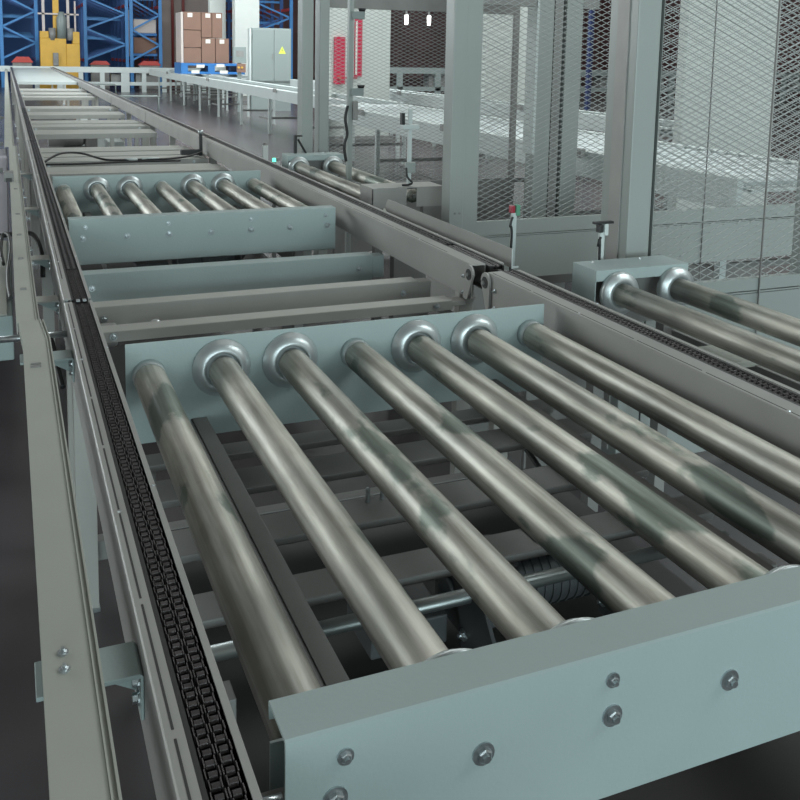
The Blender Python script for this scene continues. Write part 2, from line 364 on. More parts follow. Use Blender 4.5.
    for k in range(4): B(MB().lathe([(0.618, 0.005), (0.650, 0.005), (0.652, 0.003)], 'z', (0.72+0.035*k, 1.86, 0), 10), 'stud', 'zinc')
    for x in (0.255, 1.375):
        B(MB().box(x, x+0.05, 1.35, 1.40, 0.0, 0.60), 'leg', 'dim', bevel=0.002); B(MB().box(x, x+0.05, 2.22, 2.27, 0.0, 0.60), 'leg', 'dim', bevel=0.002)
    B(MB().tube(smoothpath([(1.0, 1.62, 0.50), (1.06, 1.75, 0.42), (1.2, 1.85, 0.45), (1.30, 2.05, 0.5), (1.31, 2.28, 0.56)]), 0.008), 'motor_cable', 'black', smooth=True)
    # clamp between the bed and the left rail
    B(MB().box(0.212, 0.262, 0.875, 0.925, 0.72, 0.80), 'mounting_block', 'dim', bevel=0.002)
    B(MB().lathe([(0.222, 0.009), (0.252, 0.009)], 'x', (0, 0.895, 0.808), 12), 'mounting_pin', 'zinc', smooth=True)
    return t
T1 = roller_table('near lifting table of seven steel rollers between pale end beams, filling the foreground')
T2 = copy_tree(T1, label='farther table of seven small-looking rollers behind a pale end beam, beyond the cross beams'); T2.location.y += 3.245; T2.location.x -= 0.026
for ch in list(T2.children):
    if ch.name.startswith('mounting'): bpy.data.objects.remove(ch)

# ================================================================ CROSS BEAMS between the rails
def channel_x(x0, x1, y0, y1, z0, z1, m, label, lip=True, notch=None, group='cross beams joining the two chain rails'):
    t = thing('cross_beam', label, 'beam', ((x0+x1)/2, y0, 0), group)
    ox, oy = (x0+x1)/2, y0
    th = 0.004
    prof = [(y0+0.002, z1), (y1, z1), (y1, z1-0.015), (y1-th, z1-0.015), (y1-th, z1-th), (y0+th, z1-th), (y0+th, z0+th), (y1, z0+th), (y1, z0), (y0, z0), (y0, z1-0.002)]
    MB().prism([(a-oy, b) for a, b in prof], 'x', x0-ox, x1-ox).build('channel', m, t)
    for s, x in ((1, x0), (-1, x1)):
        MB().box(min(x, x-s*0.055)-ox, max(x, x-s*0.055)-ox, 0.004, y1-y0-0.004, z0+0.01, z1-0.006).build('end_bracket', m, t, bevel=0.003)
    mb = MB()
    for x in (x0+0.06, x1-0.06): hexbolt(mb, 'y', (x-ox, 0, (z0+z1)/2), 0.008)
    mb.build('bolt', 'zinc', t)
    return t
channel_x(0.212, 1.405, 3.620, 3.690, 0.665, 0.775, 'paint', 'deep pale cross beam directly below the farther roller table\'s end beam')
channel_x(0.212, 1.405, 3.140, 3.210, 0.690, 0.775, 'beam', 'middle of the three cross beams between the two roller tables')
channel_x(0.212, 1.405, 2.845, 2.915, 0.742, 0.775, 'beam', 'nearest cross beam, just behind the near roller table\'s end plate')
# dark adjusting bar with a bracket in the gap behind the middle beam
t = thing('adjusting_bar', 'small metal bracket bar at the left end of the gap behind the nearest cross beam', 'bar', (0.5, 3.0, 0))
MB().box(-0.17, 0.0, 0.0, 0.025, 0.705, 0.730).build('bar', 'dim', t, bevel=0.002)
MB().lathe([(0.730, 0.018), (0.745, 0.018), (0.752, 0.010)], 'z', (-0.08, 0.012, 0), 16).build('knob', 'zinc', t, smooth=True)
MB().box(-0.27, -0.20, -0.01, 0.04, 0.68, 0.75).build('bearing', 'dim', t, bevel=0.01)
# far groups of beams
far = [(6.62, 0.40, .725, .775, 'wide flat cross beam right behind the farther roller table'),
       (7.36, 0.26, .725, .775, 'cross beam just beyond the loose black cable'),
       (7.70, 0.26, .725, .775, 'second cross beam beyond the black cable, before the first open bay'),
       (8.06, 0.34, .725, .775, 'pale cross beam at the near edge of the first open bay'),
       (10.62, 0.36, .725, .775, 'thin distant cross beam, front one of the pair behind the first open bay'),
       (11.12, 0.44, .725, .775, 'thin distant cross beam, rear one of the pair behind the first open bay'),
       (13.8, 0.6, .73, .775, 'distant cross beam behind the second open bay'),
       (18.0, 0.8, .73, .775, 'pale distant beam in the far quarter of the line'),
       (19.6, 0.9, .73, .775, 'last pale beam before the far deck')]
for y, d, z0, z1, lab in far:
    channel_x(0.212, 1.40, y, y+d, z0, z1, 'beam', lab, group='distant cross beams')
# covering plate at the far end
tag(MB().box(0.22, 1.46, 22, 36, 0.80, 0.86).build('deck_plate', 'white'), 'pale flat deck between the rails at the very far end', 'deck')
# leg frames
def leg_frame(y, label, dep):
    t = thing('leg_frame', label, 'frame', (0.8, y, 0), 'floor frames under distant beams')
    MB().box(-0.57, 0.60, 0, dep, 0.725, 0.775).build('top_bar', 'beam', t, bevel=0.002)
    for x in (-0.55, 0.16, 0.40, 0.47, 0.57): MB().box(x-0.02, x+0.02, 0.005, 0.045, 0, 0.725).build('leg', 'beam', t)
    MB().box(-0.57, 0.57, 0.01, 0.04, 0.12, 0.16).build('tie_bar', 'beam', t)
leg_frame(9.72, 'flat five-legged floor frame across the line behind the first open bay', 0.5)
leg_frame(12.5, 'flat five-legged floor frame across the line behind the second gap', 0.6)
leg_frame(16.9, 'flat five-legged floor frame farthest down the line', 0.5)
# gearmotors and white sheets on the floor in those bays
def gearmotor(x, y, label):
    t = thing('gear_motor', label, 'motor', (x, y, 0), 'motors under the distant beams')
    MB().lathe([(-0.22, 0.05), (-0.22, 0.09), (0.16, 0.09), (0.20, 0.06)], 'x', (0, 0, 0.52), 20).build('housing', 'dim', t, smooth=True)
    MB().box(0.20, 0.34, -0.09, 0.09, 0.42, 0.62).build('gearbox', 'dim', t, bevel=0.01)
    MB().box(-0.05, 0.30, -0.05, 0.05, 0, 0.43).build('stand', 'dim', t)
gearmotor(0.72, 9.1, 'dark motor in the first open bay beyond the black cable')
gearmotor(0.66, 11.95, 'dark motor in the second open bay beyond the black cable')
gearmotor(0.62, 15.6, 'dark motor in the third, farthest open bay')
for (x0, x1, y0, y1, lab) in ((1.10, 1.40, 9.0, 9.6, 'white cover in the first open bay beside its dark motor'), (1.05, 1.40, 11.75, 12.3, 'white cover in the second open bay beside its dark motor'), (1.0, 1.42, 15.2, 16.4, 'white cover in the third open bay beside its dark motor')):
    tag(MB().prism([(x0, 0), (x1, 0), (x1-0.1, 0.5), (x0+0.06, 0.5)], 'y', y0, y1).build('motor_cover', 'white', bevel=0.01), lab, 'cover', 'white covers in the open bays')
# cable run behind the far table
mb = MB().tube(smoothpath([(0.23, 7.2, 0.79), (0.35, 7.35, 0.835), (0.5, 7.4, 0.83), (0.66, 7.2, 0.80), (0.86, 7.2, 0.795), (1.1, 7.2, 0.795), (1.28, 7.3, 0.80), (1.42, 7.45, 0.815)]), 0.008)
mb.tube(smoothpath([(0.23, 7.1, 0.785), (0.5, 7.1, 0.785), (0.8, 7.15, 0.785), (1.2, 7.15, 0.785)]), 0.007)
tc_ = thing('cable', 'loose black cable lying across behind the farther roller table', 'cable')
mb.build('cable_run', 'black', tc_, smooth=True)
MB().lathe([(0.80, 0.011), (0.89, 0.011)], 'x', (0, 7.2, 0.798), 10).build('white_sleeve', 'white', tc_, smooth=True)
MB().lathe([(0.92, 0.011), (1.05, 0.011)], 'x', (0, 7.2, 0.798), 10).build('white_sleeve', 'white', tc_, smooth=True)
t = thing('proximity_switch', 'dark switch on a thin rod beside the right rail, at the cable\'s end', 'sensor', (1.42, 7.5, 0))
MB().box(-0.012, 0.012, -0.012, 0.012, 0.78, 0.97).build('rod', 'black', t); MB().box(-0.16, 0.0, -0.03, 0.03, 0.79, 0.83).build('body', 'black', t, bevel=0.004)
MB().lathe([(0.955, 0.02), (0.985, 0.02)], 'z', (0, 0, 0), 12).build('head', 'zinc', t, smooth=True)
# ties between the leg pairs
for y, lab in ((2.70, 'low tie bar by the floor joining the legs at the rail joint'),):
    tag(MB().box(0.2, 1.478, y, y+0.045, 0.13, 0.19).build('tie_bar', 'dim', bevel=0.002), lab, 'bar')

# ================================================================ LEFT CABLE TRAY
def lip_tray(label, pts, z0, z1, parent=None):
    # pts: list of (xl, xr, y)
    t = thing('cable_tray', label, 'cable tray', (pts[0][0], pts[0][2], 0), 'cable trays beside the left rail')
    ox, oy = pts[0][0], pts[0][2]
    def strip(mb, fa, fb, za, zb):
        for i in range(len(pts)-1):
            p, q = pts[i], pts[i+1]
            a0, b0, a1, b1 = fa(p), fb(p), fa(q), fb(q)
            mb.add([(a0-ox, p[2]-oy, za), (b0-ox, p[2]-oy, za), (b1-ox, q[2]-oy, za), (a1-ox, q[2]-oy, za), (a0-ox, p[2]-oy, zb), (b0-ox, p[2]-oy, zb), (b1-ox, q[2]-oy, zb), (a1-ox, q[2]-oy, zb)],
                   [(3,2,1,0),(4,5,6,7),(0,1,5,4),(1,2,6,5),(2,3,7,6),(3,0,4,7)])
        return mb
    mb = MB(); strip(mb, lambda p: p[0], lambda p: p[1], z1-0.003, z1); strip(mb, lambda p: p[0], lambda p: p[0]+0.0025, z0, z1-0.003)
    mb.build('cover', 'tray', t)
    mb = MB(); strip(mb, lambda p: p[1]+0.0005, lambda p: p[1]+0.0025, z0, z1+0.003); strip(mb, lambda p: p[1]+0.0025, lambda p: p[1]+0.0075, z1-0.006, z1-0.003); strip(mb, lambda p: p[1]+0.0075, lambda p: p[1]+0.0105, z0, z1+0.001)
    mb.build('side_lip', 'tray', t)
    return t, ox, oy
tr, ox, oy = lip_tray('wide grey cable tray nearest the camera, left of the black chain', [(0.016, 0.070, -0.8), (0.016, 0.070, 2.42), (0.008, 0.060, 2.60)], 0.872, 0.899)
mb = MB()
for y in (1.075, 1.108):
    mb = MB(); hexbolt(mb, 'z', (0.040-ox, y-oy, 0.899), 0.0045, 0.004, sgn=1); mb.build('bolt', 'zinc', tr)
mb = MB(); mb.box(0.030-ox, 0.052-ox, 2.20-oy, 2.212-oy, 0.8985, 0.901).box(0.030-ox, 0.052-ox, 2.222-oy, 2.23-oy, 0.8985, 0.901); mb.build('cover_clip', 'dim', tr)
tr2, ox, oy = lip_tray('narrower far cable tray beyond the kink, left of the black chain', [(0.004, 0.052, 2.64), (0.002, 0.050, 3.0), (0.0, 0.045, 7.5)], 0.85, 0.885)
for y in (3.0, 3.45, 3.9, 4.4, 5.2):
    mb = MB().box(0.018-ox, 0.036-ox, y-oy, y+0.022-oy, 0.8845, 0.8875).box(0.020-ox, 0.034-ox, y+0.004-oy, y+0.018-oy, 0.8875, 0.889); mb.build('cover_clip', 'dim', tr2)
tr3, ox, oy = lip_tray('thin pale tray farthest away beside the left rail', [(-0.03, 0.03, 7.6), (-0.03, 0.03, 34)], 0.82, 0.87)
def bracket(y, label, x0=0.008, z=0.884, depth=0.07):
    t = thing('tray_bracket', label, 'bracket', (0.1255, y, 0), 'angle brackets carrying the cable tray')
    xl = x0-0.1255; zt = 0.8715 if y < 2.6 else 0.8495
    MB().prism([(xl, zt), (0.0, zt), (0.004, zt-0.004), (0.004, zt-0.062), (0.0, zt-0.062), (0.0, zt-0.006), (xl, zt-0.006)], 'y', 0, depth).build('angle_plate', 'beam' if y > 2.6 else 'paint', t, bevel=0.001)
    MB().prism([(xl+0.042, zt-0.006), (0, zt-0.006), (0, zt-0.050)], 'y', depth*0.6, depth*0.6+0.004).build('gusset', 'paint', t)
    mb = MB()
    for zz in (zt-0.020, zt-0.042): mb.lathe([(0, 0.010), (-0.002, 0.010)], 'x', (0, depth*0.25, zz), 16); mb.lathe([(0, 0.0065), (-0.008, 0.0065)], 'x', (0, depth*0.25, zz), 6)
    mb.build('bolt', 'zinc', t)
bracket(1.075, 'angle bracket with two bolts nearest the camera, between tray and chain rail')
bracket(2.33, 'angle bracket second from the camera, near the tray\'s kink')
bracket(2.98, 'first angle bracket beyond the tray\'s kink')
bracket(3.60, 'second angle bracket beyond the kink of the left tray')
bracket(4.75, 'angle bracket level with the farther roller table')
bracket(6.1, 'most distant angle bracket of the left tray')
# rod passing under the tray at the joint
t = thing('clamp_rod', 'round rod crossing under the tray at its kink, with end nut', 'rod', (-0.06, 2.63, 0))
MB().lathe([(0, 0.009), (0.192, 0.009)], 'x', (0, 0, 0.845), 16).build('rod', 'zinc', t, smooth=True)
MB().lathe([(-0.012, 0.016), (0.004, 0.016)], 'x', (0, 0, 0.845), 6).build('nut', 'zinc', t)
# control box and cables left of the tray
t = thing('junction_box', 'grey box left of the far tray, at the picture\'s left edge', 'box', (-0.15, 2.9, 0))
MB().box(-0.20, 0.145, 0.0, 1.15, 0.70, 0.835).build('body', 'paint', t, bevel=0.004)
MB().box(-0.195, 0.130, 0.005, 1.145, 0.835, 0.840).build('lid', 'tray', t, bevel=0.002)
MB().box(-0.02, 0.02, 0.02, 0.06, 0.0, 0.69).build('leg', 'dim', t)
MB().box(-0.02, 0.02, 0.80, 0.84, 0.0, 0.69).build('leg', 'dim', t)
tag(MB().tube(smoothpath([(-0.010, 3.05, 0.85), (-0.016, 3.2, 0.852), (-0.016, 3.4, 0.86), (-0.006, 3.55, 0.90), (-0.010, 3.66, 0.93), (-0.030, 3.70, 0.93), (-0.038, 3.6, 0.89), (-0.03, 3.5, 0.86)]), 0.006).build('sensor_cable', 'black', smooth=True), 'looping black sensor cable hanging at the left edge beside the far tray', 'cable')
tag(MB().tube(smoothpath([(-0.5, 4.15, 0.79), (-0.25, 4.18, 0.82), (-0.06, 4.2, 0.83), (0.05, 4.2, 0.838), (0.09, 4.15, 0.83), (0.11, 4.0, 0.78), (0.11, 3.95, 0.70)]), 0.010).build('power_cable', 'black', smooth=True), 'thick black cable passing under the far tray and drooping by the rail', 'cable')
tag(MB().tube(smoothpath([(0.075, 2.66, 0.85), (0.09, 2.62, 0.83), (0.10, 2.56, 0.78), (0.11, 2.5, 0.74)]), 0.007).build('short_cable', 'black', smooth=True), 'short black cable hanging beside the rail just below the tray\'s kink', 'cable')
# pale panel added for bright reflecting floor and small boxes on the far tray
t = thing('bright_floor_panel', 'pale lilac panel standing in for bright floor at the left edge behind the tray', 'panel', (-0.5, 4.35, 0))
MB().box(-0.4, 0.488, 0, 3.8, 0.45, 0.80).build('panel', 'lilac', t, bevel=0.005)
for y in (0.05, 2.3): MB().box(0.25, 0.30, y, y+0.05, 0, 0.45).build('leg', 'dim', t)
t = thing('tray_sensor', 'small grey sensor box standing on the far cable tray', 'sensor', (0.0, 5.5, 0.885))
MB().box(-0.03, 0.02, 0, 0.10, 0, 0.05).build('body', 'dim', t, bevel=0.003); MB().box(-0.02, 0.01, -0.02, 0, 0.0, 0.02).build('plug', 'black', t)
for i, (y, lab) in enumerate(((6.6, 'thin post left of the tray, nearest of the distant posts'), (8.4, 'thin post left of the tray, middle of the distant posts'), (11.5, 'thin post left of the tray, farthest of the distant posts'))):
    t = thing('stanchion', lab, 'post', (-0.14, y, 0), 'thin posts at the left edge')
    MB().box(-0.015, 0.015, -0.015, 0.015, 0, 0.95).build('post', 'dim', t); MB().box(-0.04, 0.10, -0.012, 0.012, 0.80, 0.83).build('arm', 'dim', t)

# ================================================================ LATERAL ROLLER UNITS (right of the right rail)
def lateral(label, y0, y1, boxfar, boxnear, xs, bx0, bx1, nx0):
    t = thing('side_roller_unit', label, 'roller conveyor', (1.98, y0, 0), 'pairs of side rollers right of the right rail')
    def B(mb, nm, m, par=None, **k):
        mb.v = [(x-1.98, y-y0, z) for x, y, z in mb.v]; return mb.build(nm, m, par or t, **k)
    for x in xs:
        z = 0.817; R = 0.0392
        mb = MB().lathe([(y0+0.02, 0.02), (y0+0.02, R-0.001), (y0+0.024, R), ((y0+y1)/2, R), (y1-0.032, R), (y1-0.03, 0.02)], 'y', (x, 0, z), 36)
        ym = (y0+y1)/2; mb.v = [(a-x, b-ym, c-z) for a, b, c in mb.v]
        r = mb.build('roller', 'roller', t, smooth=True, loc=(x-1.98, ym-y0, z))
        sg = -1; yy = y1-0.003
        pr = [(0, 0.062), (0, 0.073), (0.006*sg, 0.0755), (0.022*sg, 0.0755), (0.026*sg, 0.072), (0.032*sg, 0.060), (0.036*sg, 0.054), (0.037*sg, 0.044), (0.030*sg, 0.041), (0.030*sg, 0.036)]
        mb = MB().lathe([(yy+a-ym, b) for a, b in pr], 'y', (0, 0, 0), 48); mb.build('flange', 'wheel', r, smooth=True)
        mb = MB().lathe([(y0-ym, 0.010), (y1-ym, 0.010)], 'y', (0, 0, 0), 12); mb.build('axle', 'shaft', r, smooth=True)
    B(MB().box(bx0, bx1, y1, y1+boxfar, 0.896, 0.90).box(bx0, bx1, y1-0.004, y1, 0.862, 0.90).box(bx0, bx0+0.004, y1, y1+boxfar, 0.70, 0.896), 'far_bearing_box', 'paint')
    B(MB().box(bx0+0.006, bx1-0.006, y1+0.06, y1+0.064, 0.68, 0.89), 'bearing_plate', 'dim')
    mb = MB()
    for x in (1.85, 2.05): mb.lathe([(0.9, 0.007), (0.906, 0.006)], 'z', (x+0.05, y1+boxfar-0.03, 0), 10)
    B(mb, 'bolt', 'zinc')
    B(MB().box(nx0, bx1, y0-boxnear, y0, 0.896, 0.90).box(nx0, bx1-0.22, y0-boxnear, y0-boxnear+0.004, 0.79, 0.896).box(bx1-0.16, bx1, y0-boxnear, y0-boxnear+0.004, 0.79, 0.896).box(nx0, nx0+0.004, y0-boxnear, y0, 0.79, 0.896).box(nx0, bx1, y0-0.004, y0, 0.86, 0.896), 'near_bearing_box', 'rail')
    for x in (1.87, 2.16):
        B(MB().box(x, x+0.045, y1+0.03, y1+0.075, 0, 0.70), 'leg', 'dim'); B(MB().box(x, x+0.045, y0-0.05, y0-0.005, 0, 0.79), 'leg', 'dim')
    B(MB().box(1.84, 1.88, y0, y1, 0.60, 0.66).box(2.17, 2.21, y0, y1, 0.60, 0.66), 'side_member', 'dim', bevel=0.002)
    for y in (y0+0.35, y0+0.95):
        B(MB().box(1.84, 2.21, y, y+0.18, 0.655, 0.675), 'cover_plate', 'tray', bevel=0.002)
    return t
lateral('near pair of thick rollers with round flanges at the right edge', 1.26, 2.62, 0.14, 0.12, (1.925, 2.165), 1.835, 2.225, 1.80)
lateral('far pair of rollers right of the rail, in front of the fence', 4.83, 6.30, 0.16, 0.19, (1.875, 2.125), 1.80, 2.215, 1.795)
# guide plate standing over the right chain
t = thing('guide_plate', 'long thin upright guide plate standing along the right chain', 'guide', (1.665, 2.90, 0))
MB().prism([(0.0, 0.860), (1.20, 0.860), (1.24, 0.885), (1.20, 0.930), (0.0, 0.930)], 'x', 0, 0.004).build('plate', 'rail', t)
MB().box(0.004, 0.030, 0, 0.004, 0.858, 0.864).box(0.0, 0.004, -0.002, 0.0, 0.858, 0.930).build('end_fold', 'white', t)
for y in (0.20, 0.95): MB().box(0.004, 0.05, y, y+0.05, 0.80, 0.86).build('mount', 'rail', t)
tag(MB().box(1.60, 1.76, 3.08, 3.13, 0.0, 0.80).build('guide_support', 'dim'), 'dark support block under the near end of the guide plate', 'bracket')
tag(MB().box(1.60, 1.76, 3.85, 3.90, 0.0, 0.80).build('guide_support', 'dim'), 'dark support block under the far end of the guide plate', 'bracket')
# low deck plate between right rail and fence
t = thing('base_cover', 'dark grey low cover plate between the right rail and the mesh fence', 'cover plate', (1.9, 2.95, 0))
MB().box(-0.12, 0.18, 0.0, 1.37, 0.48, 0.50).build('plate', 'dim', t)
MB().box(-0.12, 0.18, 0.0, 0.02, 0.0, 0.48).build('front_skirt', 'dim', t)

# photo sensors on stands
def sensor_stand(x, y, z0, z1, label, green=True):
    t = thing('photo_sensor', label, 'sensor', (x, y, 0), 'photo sensors on little white stands')
    MB().box(-0.010, 0.010, -0.006, 0.006, z0, z1-0.03).build('stand', 'white', t)
    MB().box(-0.018, 0.0, -0.012, 0.012, z1-0.030, z1).build('head', 'redled' if green else 'black', t, bevel=0.003)
    MB().box(0.006, 0.024, -0.010, 0.010, z1-0.042, z1+0.002).build('body', 'green' if green else 'white', t, bevel=0.003)
    MB().tube(smoothpath([(-0.01, -0.01, z1-0.045), (-0.022, -0.014, z1-0.08), (-0.014, -0.014, z1-0.13), (-0.02, -0.012, z0)]), 0.005).build('lead', 'black', t, smooth=True)
    return t
sensor_stand(1.84, 3.2, 0.50, 1.035, 'photo sensor with green body and red lens, in front of the first mesh panel')
t = sensor_stand(1.985, 2.81, 0.0, 1.02, 'photo sensor on a pink-white stand before the corner post', green=False)
MB().box(-0.035, 0.045, -0.01, 0.01, 1.022, 1.030).build('reflector_cap', 'black', t)
t = thing('switch_post', 'slim white post with a switch box and curved black cable by the far rollers', 'sensor', (2.04, 4.72, 0.901))
MB().box(-0.010, 0.010, -0.008, 0.008, 0.0, 0.42).build('post', 'white', t)
MB().box(-0.028, 0.028, -0.03, -0.008, 0.07, 0.13).build('switch_box', 'post', t, bevel=0.004)
MB().box(-0.05, 0.05, -0.02, 0.02, 0.31, 0.335).build('cross_arm', 'white', t, bevel=0.003)
MB().box(-0.055, -0.035, -0.015, 0.015, 0.335, 0.40).build('sensor_head', 'black', t, bevel=0.003)
MB().tube(smoothpath([(-0.03, -0.03, 0.10), (-0.025, -0.04, 0.05), (0.0, -0.045, 0.02), (-0.02, -0.05, 0.009), (-0.06, -0.05, 0.008)]), 0.006).build('cable', 'black', t, smooth=True)
t = thing('sensor_pole', 'tall thin grey pole with two sensor boxes behind the far side rollers', 'pole', (2.055, 5.75, 0.0))
MB().box(-0.016, 0.016, -0.016, 0.016, 0.0, 2.25).box(-0.002, 0.002, -0.018, -0.016, 0.0, 2.25).build('pole', 'post', t)
for z in (1.86, 1.37):
    b_ = MB().box(0.0, 0.085, -0.035, 0.0, z-0.025, z+0.025).build('sensor_box', 'cabinet', t, bevel=0.003)
    MB().lathe([(z+0.026, 0.02), (z+0.045, 0.026)], 'z', (0.07, -0.018, 0), 12).build('sensor_cap', 'black', b_, smooth=True)
MB().box(0.01, 0.045, -0.04, 0.0, 1.19, 1.31).build('relay', 'dim', t, bevel=0.004)
MB().tube(smoothpath([(-0.02, -0.02, 1.28), (-0.04, -0.03, 1.2), (-0.025, -0.03, 1.1), (-0.045, -0.03, 1.02), (-0.03, -0.03, 0.92)]), 0.010).build('cable', 'black', t, smooth=True)
t = thing('cable_stub', 'short black cable stub with flat cap at the foot of the far double post', 'sensor', (1.94, 6.43, 0.90))
MB().box(-0.06, -0.04, -0.01, 0.01, 0, 0.12).build('rod', 'black', t); MB().box(-0.06, 0.0, -0.012, 0.012, 0.12, 0.13).build('cap', 'black', t)
MB().tube(smoothpath([(-0.03, 0, 0.10), (0.0, 0, 0.05), (0.03, 0, 0.0)]), 0.008).build('lead', 'black', t)

# ================================================================ MESH FENCE
def mesh_fill(mb, x0, x1, z0, z1, y, cw=0.068, ch=0.029, r=0.0030, depth=0.0030):
    # expanded metal: two families of diagonal strands clipped to the opening
    m = ch/cw; k = 0
    for sg in (1, -1):
        c0 = z0-(x1-x0)*m if sg > 0 else z0
        n = int(((z1-z0)+(x1-x0)*m)/ch)+2
        for i in range(n):
            c = (z0-(x1-x0)*m+i*ch) if sg > 0 else (z0+i*ch)
            # z = c + sg*m*(x-x0)
            xa, xb = x0, x1
            if sg > 0:
                xa = max(x0, x0+(z0-c)/m); xb = min(x1, x0+(z1-c)/m)
            else:
                xa = max(x0, x0+(c-z1)/m); xb = min(x1, x0+(c-z0)/m)
            if xb-xa < 0.01: continue
            mb.bar((xa, y, c+sg*m*(xa-x0)), (xb, y, c+sg*m*(xb-x0)), depth, r)
    return mb
def panel(label, x0, x1, y, z0, z1, stile=0.04, rail=0.06, cw=0.068, ch=0.029, kick=0.04, seams_=(), fm='post'):
    t = thing('mesh_panel', label, 'fence', (x0, y, 0), 'mesh panels of the safety fence')
    a = 0.0
    MB().box(0, x1-x0, -0.015, 0.015, z0-rail, z0).box(0, x1-x0, -0.012, 0.012, z0-rail-0.012, z0-rail-0.006).build('bottom_rail', fm, t)
    MB().box(0, x1-x0, -0.015, 0.015, z1, z1+rail).build('top_rail', fm, t)
    MB().box(0, stile, -0.015, 0.015, z0, z1).build('stile', fm, t); MB().box(x1-x0-stile, x1-x0, -0.015, 0.015, z0, z1).build('stile', fm, t)
    mesh_fill(MB(), stile, x1-x0-stile, z0, z1, 0.0, cw, ch).build('wire_mesh', 'mesh', t)
    MB().box(0, x1-x0, -0.008, 0.008, kick, z0-rail-0.016).build('kick_plate', fm, t)
    for s in seams_: MB().box(s-x0-0.002, s-x0+0.002, -0.024, -0.016, 0.1, z1).build('seam_rod', 'dim', t)
    return t
def post(label, x, y, wx, wy, h=3.0, slot=None):
    t = thing('fence_post', label, 'post', (x, y, 0), 'posts of the safety fence')
    MB().box(0, wx, 0, wy, 0.008, h).build('tube', 'post', t, bevel=0.004)
    MB().box(-0.015, wx+0.015, -0.03, wy+0.03, 0, 0.008).build('foot_plate', 'post', t)
    mb = MB(); mb.lathe([(-0.004, 0.006), (0, 0.006)], 'y', (wx*0.4, 0, 0.80), 8); mb.lathe([(-0.004, 0.006), (0, 0.006)], 'y', (wx*0.75, 0, 0.80), 8); mb.build('bolt', 'dim', t)
    return t
post('grey fence post left of the first large mesh panel', 2.105, 4.33, 0.080, 0.10)
p2 = post('nearest grey corner post, right of the first large mesh panel', 2.128, 2.85, 0.102, 0.175)
MB().box(0.103, 0.112, 0.02, 0.06, 0.1, 3.0).build('gap_shade_strip', 'black', p2)  # black strip painted in for the dark gap beside the post
MB().box(-0.005, 0.0, 0.05, 0.12, 0.1, 3.0).build('inner_groove', 'rail', p2)
post('slim lighter post, left one of the far double post by the rollers', 1.995, 6.62, 0.085, 0.12)
post('brownish post, right one of the far double post by the rollers', 2.148, 6.68, 0.075, 0.12)
post('thin fence post at the far right edge of the picture', 3.03, 2.87, 0.06, 0.06)
panel('first large mesh panel, starting right of the middle post and running behind the corner post', 2.190, 5.60, 4.36, 0.745, 2.35, stile=0.085, rail=0.075, kick=0.42, seams_=(3.78,))
panel('second large mesh panel, right of the nearest corner post', 2.246, 3.025, 2.87, 0.75, 2.35, stile=0.002, rail=0.05, seams_=(2.79,))
panel('small distant mesh panel between the double post and the middle post', 2.22, 3.95, 6.90, 0.60, 1.96, stile=0.05, rail=0.16, fm='dim')
# enclosure columns with head beam
t = thing('lift_mast', 'pale twin-column lift mast standing inside the mesh enclosure', 'mast', (3.6, 6.0, 0))
MB().box(0.0, 0.13, 0, 0.12, 0, 2.9).build('column', 'post', t, bevel=0.003)
MB().box(0.24, 0.38, 0, 0.12, 0, 2.9).build('column', 'post', t, bevel=0.003)
MB().box(0.15, 0.22, 0.02, 0.10, 0.3, 2.9).build('chain_housing', 'dim', t)
MB().box(-0.46, 0.0, 0.0, 0.06, 1.98, 2.06).box(0.38, 0.52, 0.0, 0.06, 1.98, 2.06).build('head_beam', 'dim', t)
MB().box(-0.02, 0.0, -0.01, 0.13, 0.9, 2.9).build('bright_strip', 'white', t)
t = thing('lift_carriage', 'dark low lift carriage near the floor inside the enclosure', 'lift', (3.0, 5.1, 0))
MB().box(-0.3, 0.5, -0.5, 0.7, 0.30, 0.42).build('deck', 'dim', t, bevel=0.004)
MB().box(-0.2, -0.1, 0.1, 0.6, 0.0, 0.30).box(0.3, 0.4, 0.1, 0.6, 0.0, 0.30).build('skid', 'dim', t)
MB().lathe([(0, 0.02), (0.02, 0.02)], 'y', (0.3, -0.02, 0.36), 12).build('red_reflector', 'redled', t)

